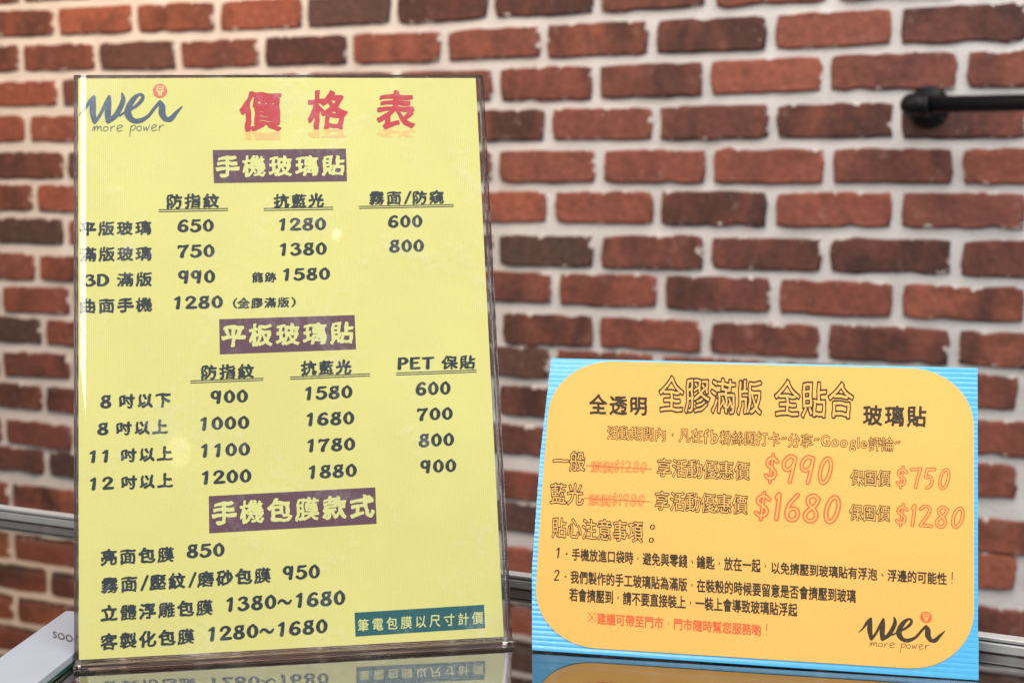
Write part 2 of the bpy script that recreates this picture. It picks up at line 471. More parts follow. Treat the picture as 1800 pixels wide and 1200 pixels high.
ORANGE_TEXT = [
    ('全透明', 'b', 'ink', (21.04, 131.69, 51.15, 131.2, 51.7, 120.76, 21.75, 120.36)),
    ('全膠滿版', 'o', 'ink', (56.36, 142.97, 109.34, 142.04, 110.0, 122.24, 57.41, 122.04)),
    ('全貼合', 'o', 'ink', (114.88, 142.54, 154.7, 142.06, 155.08, 121.7, 115.53, 121.6)),
    ('玻璃貼', 'b', 'ink', (159.1, 129.93, 189.73, 130.13, 189.81, 119.23, 159.29, 118.95)),
    ('活動期間內，凡在', 's', 'brown', (31.24, 115.31, 80.36, 115.32, 80.7, 107.41, 31.7, 107.47)),
    ('fb', 's', 'brown', (80.6, 115.04, 88.4, 115.15, 88.72, 107.26, 80.94, 107.13)),
    ('粉絲團打卡', 's', 'brown', (88.78, 114.78, 119.07, 114.86, 119.3, 107.04, 89.1, 106.83)),
    ('~分享~', 's', 'brown', (119.41, 114.58, 138.43, 114.35, 138.61, 106.86, 119.65, 106.61)),
    ('Google', 's', 'brown', (138.86, 114.08, 161.66, 113.42, 161.78, 106.26, 139.03, 106.59)),
    ('評論~', 's', 'brown', (161.93, 113.86, 177.5, 114.25, 177.59, 106.55, 162.05, 106.27)),
    ('一般', 's', 'ink', (3.95, 101.28, 21.15, 101.55, 21.86, 90.26, 4.72, 90.03)),
    ('原價$1280', 's', 'red', (23.9, 97.71, 52.93, 97.32, 53.3, 90.32, 24.36, 90.35)),
    ('享活動優惠價', 's', 'ink', (57.68, 99.55, 104.59, 99.27, 104.94, 89.28, 58.21, 89.23)),
    ('$990', 'n', 'red', (111.19, 104.14, 145.24, 104.03, 145.59, 87.71, 111.72, 88.03)),
    ('保固價', 's', 'ink', (153.41, 97.11, 172.94, 97.44, 173.05, 88.84, 153.57, 88.74)),
    ('$750', 'n', 'red', (175.22, 99.94, 201.2, 100.08, 201.23, 87.76, 175.36, 88.09)),
    ('藍光', 's', 'ink', (3.61, 84.67, 21.31, 84.94, 22.06, 73.14, 4.42, 72.89)),
    ('原價$1980', 's', 'red', (23.73, 80.65, 52.6, 80.55, 52.99, 73.19, 24.19, 73.23)),
    ('享活動優惠價', 's', 'ink', (57.53, 82.78, 104.17, 82.57, 104.54, 72.04, 58.06, 72.34)),
    ('$1680', 'n', 'red', (106.9, 84.83, 149.49, 84.81, 149.82, 68.46, 107.43, 69.33)),
    ('保固價', 's', 'ink', (153.22, 80.03, 172.94, 80.13, 173.05, 71.57, 153.38, 71.43)),
    ('$1280', 'n', 'red', (175.08, 81.62, 207.85, 81.43, 207.86, 69.15, 175.23, 69.45)),
    ('貼心注意事項', 'o', 'ink', (5.69, 67.31, 52.67, 67.21, 53.3, 55.41, 6.47, 56.02)),
    ('：', 'o', 'ink', (55.56, 65.24, 58.7, 65.39, 59.17, 56.26, 56.03, 56.11)),
    ('1', 'p', 'ink', (9.27, 51.54, 11.08, 51.63, 11.45, 46.18, 9.64, 46.09)),
    ('．', 'p', 'ink', (14.35, 49.03, 15.34, 49.08, 15.41, 48.1, 14.42, 48.05)),
    ('手機放進口袋時，避免與零錢、鑰匙，放在一起，', 'p', 'ink', (17.3, 51.65, 114.02, 50.91, 114.25, 44.01, 17.72, 45.27)),
    ('以免擠壓到玻璃貼有浮泡、浮邊的可能性！', 'p', 'ink', (116.66, 50.51, 202.43, 49.28, 202.44, 42.7, 116.87, 43.84)),
    ('2', 'p', 'ink', (8.72, 40.31, 11.75, 40.47, 12.12, 34.92, 9.1, 34.76)),
    ('．', 'p', 'ink', (14.44, 37.61, 15.43, 37.66, 15.49, 36.67, 14.51, 36.61)),
    ('我們製作的手工玻璃貼為滿版，在裝殼的時候要留意是否會擠壓到玻璃', 'p', 'ink', (17.25, 40.47, 157.37, 38.56, 157.49, 31.89, 17.68, 33.85)),
    ('若會擠壓到，請不要直接裝上，一裝上會導致玻璃貼浮起', 'p', 'ink', (17.21, 31.78, 129.83, 30.33, 130.01, 23.77, 17.66, 25.0)),
    ('※建議可帶至門市，門市隨時幫您服務喲！', 'p', 'red', (27.23, 21.04, 115.66, 19.82, 115.87, 13.5, 27.64, 14.47)),
]
ORANGE_BARS = [
    ('strike', (22.21, 94.1, 55.5, 93.65, 55.52, 93.18, 22.24, 93.63)),
    ('strike', (21.94, 77.3, 55.46, 76.99, 55.49, 76.53, 21.97, 76.84)),
]
YELLOW_LOGO = (0.5, 294.11, 53.42, 294.02, 53.04, 265.22, 0.46, 265.59)
ORANGE_LOGO = (158.67, 29.94, 198.98, 29.72, 199.05, 9.93, 159.02, 9.92)
JOINTS = [
    [(1, -0.07, 0.14), (3, -0.02, 0.10), (5, 0.0, 0.05), (7, 0.02, 0.0), (9, -0.04, 0.0), (11, -0.05, 0.01), (13, -0.06, 0.02), (19, -0.03, 0.04)],
    [(0, -0.08, 0.15), (2, -0.03, 0.09), (4, 0.02, 0.05), (6, 0.02, 0.03), (8, -0.0, 0.01), (10, -0.01, -0.01), (12, -0.05, 0.01), (14, -0.05, -0.01), (16, -0.02, 0.01), (18, -0.02, 0.02)],
    [(1, -0.07, 0.11), (11, 0.02, -0.01), (13, -0.07, -0.01), (15, -0.1, 0.02), (17, -0.11, 0.05), (19, -0.01, 0.05)],
    [(0, 0.01, 0.08), (12, 0.03, -0.01), (14, 0.03, -0.0), (16, 0.03, 0.01), (18, 0.02, -0.02)],
    [(1, 0.01, 0.01), (11, 0.0, -0.02), (13, -0.01, -0.02), (15, -0.03, -0.02), (17, -0.05, -0.01), (19, -0.04, -0.01)],
    [(0, 0.13, 0.05), (12, 0.07, -0.03), (14, 0.04, 0.01), (16, 0.02, -0.01), (18, 0.05, 0.03)],
    [(1, -0.07, 0.06), (11, -0.02, -0.12), (13, -0.05, -0.08), (15, -0.06, -0.05), (17, -0.06, -0.01), (19, -0.02, 0.01)],
    [(0, 0.1, -0.02), (12, 0.15, -0.03), (14, 0.13, -0.01), (16, 0.11, 0.01), (18, 0.1, 0.01)],
    [(-1, 0.0, -0.06), (1, 0.01, 0.04), (11, 0.03, -0.1), (13, -0.07, -0.05), (15, -0.07, -0.05), (17, -0.07, 0.0), (19, -0.02, 0.03)],
    [(0, 0.19, 0.05), (20, 0.03, 0.09)],
    [(-1, -0.08, -0.04), (1, -0.06, 0.08)],
    [(0, 0.12, 0.02), (20, 0.07, 0.11)],
    [(-1, -0.09, -0.11)],
    [(0, 0.1, 0.04), (20, 0.11, 0.07)],
    [(-1, 0.01, -0.12)],
]

# ------------------------------------------------------------------ lettering: outlines -> distance field -> flat printed shapes
GRID = 88


def font_loops(ch):
    cu = bpy.data.curves.new('glyph_source', 'FONT')
    cu.body = ch; cu.size = 1; cu.fill_mode = 'NONE'; cu.resolution_u = 3
    o = bpy.data.objects.new('glyph_source', cu)
    COL.objects.link(o)
    dg = bpy.context.evaluated_depsgraph_get()
    me = bpy.data.meshes.new_from_object(o.evaluated_get(dg))
    v = np.array([(a.co.x, a.co.y) for a in me.vertices]).reshape(-1, 2)
    e = np.array([tuple(k.vertices) for k in me.edges], int).reshape(-1, 2)
    bpy.data.objects.remove(o); bpy.data.meshes.remove(me); bpy.data.curves.remove(cu)
    return v[e[:, 0]], v[e[:, 1]]


def seg_field(A, B, X, Y, rA=None, rB=None):
    """distance to segments; with radii it is the signed distance to their tapered strokes"""
    best = np.full(X.shape, 9.0)
    for i in range(len(A)):
        d = B[i] - A[i]
        L = max(d @ d, 1e-12)
        t = np.clip(((X - A[i, 0]) * d[0] + (Y - A[i, 1]) * d[1]) / L, 0, 1)
        q = np.hypot(X - A[i, 0] - t * d[0], Y - A[i, 1] - t * d[1])
        if rA is not None:
            q = q - (rA[i] + t * (rB[i] - rA[i]))
        np.minimum(best, q, out=best)
    return best


def font_sdf(ch, X, Y):
    A, B = font_loops(ch)
    d = seg_field(A, B, X, Y)
    wn = np.zeros(X.shape, int)
    for (x0, y0), (x1, y1) in zip(A, B):
        if y0 == y1: continue
        hit = ((y0 <= Y) != (y1 <= Y))
        xi = x0 + (Y - y0) / (y1 - y0) * (x1 - x0)
        wn += np.where(hit & (X < xi), 1 if y1 > y0 else -1, 0)
    return np.where(wn != 0, -d, d)


def spline(pts, n=7):
    P = [pts[0]] + list(pts) + [pts[-1]]
    out = []
    for i in range(1, len(P) - 2):
        a, b, c, d = (np.array(P[i + k], float) for k in (-1, 0, 1, 2))
        for k in range(n):
            t = k / n
            out.append(0.5 * (2 * b + (c - a) * t + (2 * a - 5 * b + 4 * c - d) * t * t + (3 * b - a - 3 * c + d) * t ** 3))
    out.append(np.array(pts[-1], float))
    return np.array(out)


def ring(cx, cy, rx, ry, rs, rt, lean=0.0, n=28):
    """closed oval stroke: radius rs at the sides, rt at top and bottom"""
    t = np.linspace(0, 2 * math.pi, n + 1)
    x = cx + rx * np.cos(t) + lean * ry * np.sin(t); y = cy + ry * np.sin(t)
    return np.stack([x, y, rs + (rt - rs) * np.sin(t) ** 2], 1)


# heavy brush figures of the yellow sheet (height 1)
BRUSH = {
    '0': ['R', ring(.35, .49, .235, .385, .115, .075), [(.33, .93, .06), (.42, .95, .05)]],
    '1': [[(.06, .76, .06), (.14, .80, .085), (.27, .93, .06)], [(.30, .91, .09), (.27, .5, .10), (.22, .1, .115)]],
    '2': [[(.09, .70, .085), (.16, .86, .085), (.38, .93, .08), (.55, .76, .11), (.45, .52, .10), (.22, .28, .08), (.08, .12, .07)], [(.10, .10, .085), (.36, .11, .105), (.64, .12, .095)]],
    '3': [[(.10, .80, .085), (.28, .92, .075), (.48, .84, .095), (.46, .66, .085), (.28, .55, .06)], [(.28, .55, .06), (.50, .48, .09), (.58, .28, .115), (.40, .10, .09), (.20, .08, .085), (.07, .20, .095)]],
    '5': [[(.20, .90, .085), (.40, .89, .085), (.60, .92, .07)], [(.18, .88, .08), (.14, .56, .08)], [(.14, .56, .075), (.35, .62, .075), (.56, .48, .105), (.57, .26, .12), (.38, .09, .09), (.18, .09, .085), (.07, .20, .095)]],
    '6': [[(.56, .84, .085), (.42, .92, .075), (.20, .76, .10), (.10, .44, .115), (.13, .22, .115), (.34, .09, .09), (.54, .20, .11), (.56, .40, .10), (.38, .54, .075), (.18, .44, .065)]],
    '7': [[(.06, .74, .06), (.10, .88, .085), (.32, .85, .08), (.62, .92, .08)], [(.60, .90, .085), (.44, .62, .085), (.30, .32, .11), (.27, .10, .125)]],
    '8': ['R', ring(.35, .735, .185, .175, .095, .075), ring(.34, .28, .235, .205, .115, .085), [(.50, .90, .07), (.60, .93, .06)]],
    '9': ['R', ring(.28, .66, .20, .245, .105, .08), [(.56, .93, .06), (.54, .72, .095), (.50, .42, .10), (.45, .10, .115)], [(.36, .42, .06), (.5, .52, .06)]],
    '~': [[(.02, .38, .06), (.16, .56, .085), (.34, .52, .09), (.50, .36, .09), (.66, .36, .08), (.78, .54, .055)]],
    '/': [[(.06, .05, .07), (.40, .95, .07)]],
    '(': [[(.34, 1.0, .05), (.16, .76, .07), (.10, .5, .085), (.16, .24, .07), (.34, .0, .05)]],
    ')': [[(.10, 1.0, .05), (.28, .76, .07), (.34, .5, .085), (.28, .24, .07), (.10, .0, .05)]],
    'P': [[(.16, .90, .10), (.15, .5, .11), (.14, .1, .12)], [(.12, .90, .08), (.45, .92, .085), (.60, .71, .115), (.44, .50, .08), (.18, .48, .07)]],
    'E': [[(.16, .90, .10), (.15, .5, .11), (.16, .1, .11)], [(.16, .90, .08), (.60, .92, .085)], [(.16, .52, .065), (.52, .54, .075)], [(.16, .09, .085), (.62, .11, .095)]],
    'T': [[(.06, .88, .08), (.36, .88, .09), (.70, .91, .075)], [(.37, .88, .10), (.36, .5, .105), (.35, .10, .12)]],
    'D': [[(.16, .90, .09), (.15, .5, .105), (.14, .1, .10)], [(.12, .90, .08), (.42, .90, .09), (.64, .66, .11), (.64, .34, .11), (.42, .10, .09), (.12, .10, .08)]],
}
# slim leaning figures of the orange card, drawn as a skeleton; printed as a double line
r_ = .058
SLIM = {
    '0': ['R', ring(.30, .5, .185, .43, r_, r_, .22)],
    '1': [[(.12, .82, r_), (.20, .94, r_), (.16, .5, r_), (.10, .06, r_)]],
    '2': [[(.06, .80, r_), (.22, .95, r_), (.44, .86, r_), (.36, .56, r_), (.04, .08, r_)], [(.04, .07, r_), (.28, .08, r_), (.50, .06, r_)]],
    '5': [[(.20, .92, r_), (.36, .92, r_), (.54, .93, r_)], [(.20, .92, r_), (.12, .56, r_), (.30, .58, r_), (.42, .40, r_), (.34, .18, r_), (.16, .05, r_)]],
    '6': [[(.44, .95, r_), (.20, .66, r_), (.07, .32, r_), (.14, .08, r_), (.34, .08, r_), (.44, .28, r_), (.36, .46, r_), (.18, .42, r_), (.09, .26, r_)]],
    '7': [[(.06, .88, r_), (.30, .90, r_), (.50, .94, r_)], [(.50, .94, r_), (.36, .5, r_), (.26, .05, r_)]],
    '8': [[(.50, .84, r_), (.34, .95, r_), (.16, .84, r_), (.18, .64, r_), (.36, .46, r_), (.42, .22, r_), (.28, .06, r_), (.10, .10, r_), (.06, .28, r_), (.18, .44, r_), (.40, .62, r_), (.50, .84, r_)]],
    '9': [[(.50, .90, r_), (.30, .95, r_), (.09, .74, r_), (.10, .52, r_), (.26, .48, r_), (.42, .62, r_), (.51, .90, r_), (.42, .5, r_), (.30, .05, r_)]],
    '$': [[(.48, .74, r_), (.34, .86, r_), (.16, .80, r_), (.12, .62, r_), (.28, .50, r_), (.40, .36, r_), (.34, .18, r_), (.16, .14, r_), (.05, .24, r_)], [(.33, 1.0, .045), (.26, .5, .045), (.20, .0, .045)]],
    '~': [[(.02, .44, .05), (.13, .54, .05), (.26, .46, .05), (.36, .56, .05)]],
    '，': [[(.50, .42, .05), (.48, .30, .03)]],
    '：': [[(.16, .80, .065), (.15, .72, .065)], [(.12, .16, .065), (.11, .08, .065)]],
}
PRINT = {
    '，': [[(.50, .42, .06), (.50, .36, .05), (.46, .28, .03)]],
    '、': [[(.42, .46, .035), (.50, .40, .045), (.56, .30, .055)]],
    '．': [[(.5, .5, .06), (.51, .5, .06)]],
    '※': [[(.10, .84, .035), (.90, .06, .035)], [(.10, .06, .035), (.90, .84, .035)], [(.5, .84, .05), (.51, .84, .05)], [(.5, .06, .05), (.51, .06, .05)], [(.1, .45, .05), (.11, .45, .05)], [(.89, .45, .05), (.9, .45, .05)]],
    '！': [[(.52, .92, .055), (.50, .34, .04)], [(.48, .08, .05), (.48, .07, .05)]],
    '1': [[(.10, .74, .05), (.26, .92, .055), (.18, .04, .06)]],
    '2': [[(.12, .74, .05), (.24, .92, .06), (.44, .88, .065), (.44, .64, .06), (.10, .10, .05)], [(.08, .08, .06), (.44, .08, .06)]],
}
MORE_POWER = [   # thin handwriting under the logo, in the artwork's own units
    [(182, 470), (190, 445), (200, 440), (196, 470)], [(198, 462), (212, 440), (222, 438), (218, 470)], [(220, 462), (236, 440), (246, 440), (246, 470), (256, 468)],
    [(286, 440), (268, 446), (266, 466), (282, 474), (298, 462), (298, 444), (284, 440)], [(318, 476), (320, 440)], [(320, 458), (334, 440), (348, 438)],
    [(366, 458), (392, 448), (408, 438), (392, 428), (370, 440), (366, 464), (380, 476), (404, 468)],
    [(462, 514), (466, 470), (472, 436)], [(470, 448), (488, 430), (506, 438), (500, 458), (482, 468), (470, 464)], [(530, 436), (516, 446), (518, 466), (536, 472), (550, 458), (546, 440), (530, 436)],
    [(568, 438), (570, 470), (586, 444), (592, 470), (612, 428)], [(628, 454), (650, 446), (664, 434), (648, 426), (630, 438), (628, 460), (640, 474), (664, 464)], [(684, 474), (686, 432)], [(688, 450), (700, 432), (720, 430)]]
LOGO = [         # the swelling and thinning strokes of the word mark: x, y, half width
    [(82, 352, 4), (120, 315, 8), (160, 255, 15), (192, 218, 13)], [(192, 220, 14), (186, 270, 22), (184, 330, 24), (196, 402, 16)],
    [(198, 408, 14), (240, 350, 12), (285, 255, 12), (308, 215, 11)], [(306, 216, 13), (302, 270, 22), (296, 340, 24), (300, 398, 20)],
    [(300, 400, 16), (352, 362, 20), (390, 300, 20), (412, 240, 18), (404, 190, 7)],
    [(386, 360, 7), (430, 330, 9), (500, 292, 12), (550, 245, 14), (560, 210, 12), (532, 200, 11), (488, 236, 20), (452, 300, 24), (450, 352, 26), (486, 394, 20), (540, 396, 18), (600, 362, 13), (650, 300, 12), (690, 256, 13)],
    [(690, 258, 14), (706, 290, 24), (706, 340, 26), (728, 382, 20)], [(728, 386, 16), (770, 384, 20), (812, 338, 14), (856, 292, 5)]]
SEAL = [         # lines inside the round seal
    [(668, 140), (714, 140)], [(668, 140), (668, 172)], [(714, 140), (714, 172)], [(668, 156), (714, 156)], [(664, 174), (716, 174)],
    [(676, 174), (682, 208)], [(682, 208), (690, 180)], [(690, 180), (698, 208)], [(698, 208), (706, 174)]]


def stroke_arrays(strokes):
    A, B, ra, rb = [], [], [], []
    for s in strokes:
        if isinstance(s, str): continue
        q = s if isinstance(s, np.ndarray) else spline(s)
        A += list(q[:-1, :2]); B += list(q[1:, :2]); ra += list(q[:-1, 2]); rb += list(q[1:, 2])
    return np.array(A), np.array(B), np.array(ra), np.array(rb)


def trace(F, xs, ys, level=0.0):
    """closed loops around F < level (marching squares)"""
    F = F - level
    F[np.abs(F) < 1e-7] = 1e-7
    F[0, :] = F[-1, :] = 9; F[:, 0] = F[:, -1] = 9
    inside = F < 0
    k = inside[:-1, :-1] * 1 + inside[:-1, 1:] * 2 + inside[1:, 1:] * 4 + inside[1:, :-1] * 8
    nxt = {}
    table = {1: [(3, 0)], 2: [(0, 1)], 3: [(3, 1)], 4: [(1, 2)], 5: [(3, 2), (1, 0)], 6: [(0, 2)], 7: [(3, 2)], 8: [(2, 3)], 9: [(2, 0)], 10: [(0, 3), (2, 1)], 11: [(2, 1)], 12: [(1, 3)], 13: [(1, 0)], 14: [(0, 3)]}

    def key(j, i, e):
        return ('h', j, i) if e == 0 else ('v', j, i + 1) if e == 1 else ('h', j + 1, i) if e == 2 else ('v', j, i)
    for j, i in zip(*np.nonzero((k > 0) & (k < 15))):
        for a, b in table[int(k[j, i])]:
            nxt[key(j, i, a)] = key(j, i, b)

    def pos(q):
        t, j, i = q
        if t == 'h':
            a, b = F[j, i], F[j, i + 1]; s = a / (a - b)
            s = min(max(s, 0.02), 0.98)
            return (xs[i] + s * (xs[i + 1] - xs[i]), ys[j])
        a, b = F[j, i], F[j + 1, i]; s = a / (a - b)
        s = min(max(s, 0.02), 0.98)
        return (xs[i], ys[j] + s * (ys[j + 1] - ys[j]))
    out = []
    while nxt:
        q0, q = nxt.popitem()
        L = [q0]
        while q != q0 and q in nxt:
            L.append(q); q = nxt.pop(q)
        if len(L) > 5:
            out.append(np.array([pos(z) for z in L]))
    return out


def simplify(L, tol):
    """drop points that lie on the line between their kept neighbours"""
    keep = [0]
    n = len(L)
    i = 0
    while i < n - 1:
        j = min(i + 2, n - 1)
        best = i + 1
        while j < min(i + 14, n):
            a, b = L[i], L[j]
            d = b - a; Ln = np.hypot(*d) + 1e-9
            m = L[i + 1:j]
            if len(m) and np.max(np.abs((m[:, 0] - a[0]) * d[1] - (m[:, 1] - a[1]) * d[0]) / Ln) > tol:
                break
            best = j; j += 1
        i = best
        keep.append(i)
    if keep[-1] == n - 1 and len(keep) > 4: keep.pop()
    return L[keep]


def area2(L):
    return 0.5 * np.sum(L[:, 0] * np.roll(L[:, 1], -1) - np.roll(L[:, 0], -1) * L[:, 1])


def inside_pt(P, L):
    x, y = P
    a = L; b = np.roll(L, -1, 0)
    c = ((a[:, 1] > y) != (b[:, 1] > y))
    with np.errstate(divide='ignore', invalid='ignore'):
        xi = a[:, 0] + (y - a[:, 1]) / (b[:, 1] - a[:, 1]) * (b[:, 0] - a[:, 0])
    return bool(np.sum(c & (x < xi)) % 2)


def fill(loops, tol):
    """even-odd fill of nested loops -> points, triangles"""
    loops = [simplify(L, tol) for L in loops]
    loops = [L for L in loops if len(L) >= 3 and abs(area2(L)) > tol * tol * 4]
    depth = [sum(inside_pt(L[0], K) for K in loops if K is not L) for L in loops]
    P, T = [], []
    for i, L in enumerate(loops):
        if depth[i] % 2: continue
        group = [L] + [K for j, K in enumerate(loops) if depth[j] == depth[i] + 1 and inside_pt(K[0], L)]
        tris = tessellate_polygon([[Vector((a, b, 0)) for a, b in g] for g in group])
        base = len(P)
        P += [tuple(q) for g in group for q in g]
        T += [tuple(base + k for k in t) for t in tris]
    return np.array(P).reshape(-1, 2), T


CACHE = {}


def glyph(ch, style):
    """flat shape of one character: points, triangles, ink box, advance"""
    if (ch, style) in CACHE: return CACHE[(ch, style)]
    xs = np.linspace(-0.16, 1.16, GRID + 1); ys = np.linspace(-0.26, 1.08, GRID + 1)
    if style in 'K':
        xs = np.linspace(-0.16, 1.16, 131); ys = np.linspace(-0.26, 1.08, 131)
    X, Y = np.meshgrid(xs, ys)
    table = BRUSH if style in 'Kkd' else PRINT if style == 'p' else SLIM
    cjk = ord(ch) > 0x2E00 or ch == '※'
    if ch in table:
        cjk = ch in '，、．！※'
        F = seg_field(*(lambda a: (a[0], a[1], X, Y, a[2], a[3]))(stroke_arrays(table[ch])))
        thick = 0.0
        if style in 'kKdm': F = F - 0.004
    else:
        XX, YY = X, Y
        if style in 'kKmosb':      # brush-like sway of the strokes
            a = {'m': 0.008, 'k': 0.016, 'K': 0.013, 'o': 0.012, 's': 0.011, 'b': 0.010}[style]
            XX = X + a * np.sin(11 * Y + 2.0) + a * 0.6 * np.sin(23 * Y + 9 * X)
            YY = Y + a * 1.3 * np.sin(9 * X + 1.0) + a * 0.5 * np.sin(21 * X)
        F = font_sdf(ch, XX, YY)
        grow = {'K': 0.027, 'k': 0.036, 'm': 0.010, 'b': 0.030, 'o': 0.026, 's': 0.024, 'p': 0.028, 'n': 0.01}[style]
        if style == 'k': grow = float(np.interp((F < 0).mean() * 1.77, [0.24, 0.40], [0.042, 0.023]))
        if style in 'kK': grow = grow * (1 + 0.5 * np.sin(7 * X + 5 * Y) * 0.6)
        F = F - grow
    if style == 'o': F = np.abs(F) - 0.024
    if style == 's': F = np.abs(F) - 0.024
    if style == 'n': F = np.abs(F) - 0.027
    loops = trace(F.copy(), xs, ys)
    P, T = fill(loops, 0.0022)
    adv = 1.0 if cjk else float(P[:, 0].max() - min(P[:, 0].min(), 0.03)) + 0.07
    if style == 'd' and ch in '0123456789': adv = 0.80
    if style == 'k' and ch in '0123456789': adv = 0.78
    sh = 0.0
    if not cjk and style not in 'd': sh = -P[:, 0].min() + 0.035
    if style == 'd' and ch == '1': sh = 0.12
    if ch in table and not cjk and style in 'kK': P = P * np.array([1, 0.92]); P[:, 1] -= 0.08
    res = (P + np.array([sh, 0]), T, adv, F, xs, ys)
    CACHE[(ch, style)] = res
    return res


def set_line(text, style):
    spread = {'k': 1.13, 'K': 1.0, 'm': 1.22, 'o': 1.02, 'b': 1.10}.get(style, 1.0)
    P, T, x = [], [], 0.0
    for ch in text:
        if ch == ' ':
            x += 0.42; continue
        p, t, adv = glyph(ch, style)[:3]
        base = sum(len(q) for q in P)
        P.append(p + np.array([x, 0.0]))
        T += [tuple(base + k for k in f) for f in t]
        x += adv * (spread if adv == 1.0 else 1.0)
    return np.concatenate(P), T


def into_quad(P, q, box=None):
    """map the shape's own box onto four corners (tl, tr, br, bl in millimetres)"""
    x0, y0 = P.min(0) if box is None else box[:2]
    x1, y1 = P.max(0) if box is None else box[2:]
    s = ((P[:, 0] - x0) / (x1 - x0))[:, None]; t = ((P[:, 1] - y0) / (y1 - y0))[:, None]
    tl, tr, br, bl = (np.array(q[2 * k:2 * k + 2]) for k in range(4))
    return ((1 - t) * ((1 - s) * bl + s * br) + t * ((1 - s) * tl + s * tr)) * 0.001


def print_on(parent, name, P, T, mat, h, surf, label=None):
    v = [surf(x, y, h) for x, y in P]
    f = []
    for a, b, c in T:
        (x0, y0), (x1, y1), (x2, y2) = P[a], P[b], P[c]
        k = (x1 - x0) * (y2 - y0) - (x2 - x0) * (y1 - y0)
        if abs(k) < 1e-13: continue
        f.append((a, b, c) if k > 0 else (a, c, b))
    o = mesh(name, v, f, mat, parent)
    if label: o['label'] = label
    return o


def art(strokes, w=None):
    """artwork strokes (y down) -> flat shape in artwork units"""
    S = [[(x, -y, (q[0] if q else w)) for x, y, *q in s] for s in strokes]
    A, B, ra, rb = stroke_arrays([np.array(s, float) if len(s) == 2 else spline(s, 9) for s in S])
    x0, x1 = min(A[:, 0].min(), B[:, 0].min()) - 40, max(A[:, 0].max(), B[:, 0].max()) + 40
    y0, y1 = min(A[:, 1].min(), B[:, 1].min()) - 40, max(A[:, 1].max(), B[:, 1].max()) + 40
    n = 330
    xs = np.linspace(x0, x1, n); ys = np.linspace(y0, y1, max(60, int(n * (y1 - y0) / (x1 - x0))))
    X, Y = np.meshgrid(xs, ys)
    return fill(trace(seg_field(A, B, X, Y, ra, rb), xs, ys), 0.35)


def disc(cx, cy, r, n=40):
    P = np.array([(cx + r * math.cos(2 * math.pi * k / n), cy + r * math.sin(2 * math.pi * k / n)) for k in range(n)])
    return P, [(0, k, k + 1) for k in range(1, n - 1)]


def logo_on(parent, quad, dark, red, pale, h, surf):
    box = (80, -515, 860, -120)
    for nm, (P, T), m, dh in (('printed_word', art(LOGO), dark, 0), ('printed_text', art(MORE_POWER, 2.6), dark, 0), ('printed_seal', disc(690, -172, 53), red, 0), ('printed_seal_lines', art(SEAL, 3.6), pale, 0.00006)):
        lab = {'printed_word': 'flowing brush word mark reading wei', 'printed_text': 'thin handwritten words more power', 'printed_seal': 'round red seal over the letter i', 'printed_seal_lines': None}[nm]
        print_on(parent, nm, into_quad(P, quad, box), T, m, h + dh, surf, lab)


# ------------------------------------------------------------------ the room's own surfaces
me_floor = mesh('floor', [(-6, -4, 0), (6, -4, 0), (6, 5.2, 0), (-6, 5.2, 0)], [(0, 1, 2, 3)], M_floor)
tag(me_floor, kind='structure')

# ------------------------------------------------------------------ brick wall
WY = math.radians(-27.0942)
WD = Vector((math.cos(WY), math.sin(WY), 0))
WN = Vector((math.sin(WY), -math.cos(WY), 0))           # out of the wall, towards the counter
WO = Vector((-1.0707982, 3.42935961, EYE + 0.25818244))
CP, HB = 0.075, 0.2132325 / 2                           # course pitch, half a brick and joint
wall = bpy.data.objects.new('brick_wall', None)
COL.objects.link(wall)
WM = Matrix(((WD.x, 0, WN.x, WO.x), (WD.y, 0, WN.y, WO.y), (0, 1, 0, WO.z), (0, 0, 0, 1)))   # x along, y up, z out
wall.matrix_world = WM
tag(wall, 'rustic wall of red and burnt brown bricks with wide pale mortar joints', 'brick wall')

# mortar bed with a slightly uneven face
nx, ny = 260, 150
x0, x1, y0, y1 = -1.6, 3.6, -WO.z + 0.001, 0.95
mv, mf = [], []
mort = rng.normal(0, 1, (ny + 1, nx + 1))
for _ in range(2):
    mort = (mort + np.roll(mort, 1, 0) + np.roll(mort, -1, 0) + np.roll(mort, 1, 1) + np.roll(mort, -1, 1)) / 2.2
mort = mort / np.abs(mort).max()
for j in range(ny + 1):
    for i in range(nx + 1):
        mv.append((x0 + (x1 - x0) * i / nx, y0 + (y1 - y0) * j / ny, -0.001 + 0.0022 * mort[j, i]))
for j in range(ny):
    for i in range(nx):
        a = j * (nx + 1) + i
        mf.append((a, a + 1, a + nx + 2, a + nx + 1))
mesh('mortar_bed', mv, mf, M_mortar, wall, smooth=True)
mesh('wall_core', [(x0, y0, -0.12), (x1, y0, -0.12), (x1, y1, -0.12), (x0, y1, -0.12), (x0, y0, -0.006), (x1, y0, -0.006), (x1, y1, -0.006), (x0, y1, -0.006)],
     [(3, 2, 1, 0), (0, 1, 5, 4), (1, 2, 6, 5), (2, 3, 7, 6), (3, 0, 4, 7)], M_mortar, wall)

BW, BH = 0.1965, 0.0585


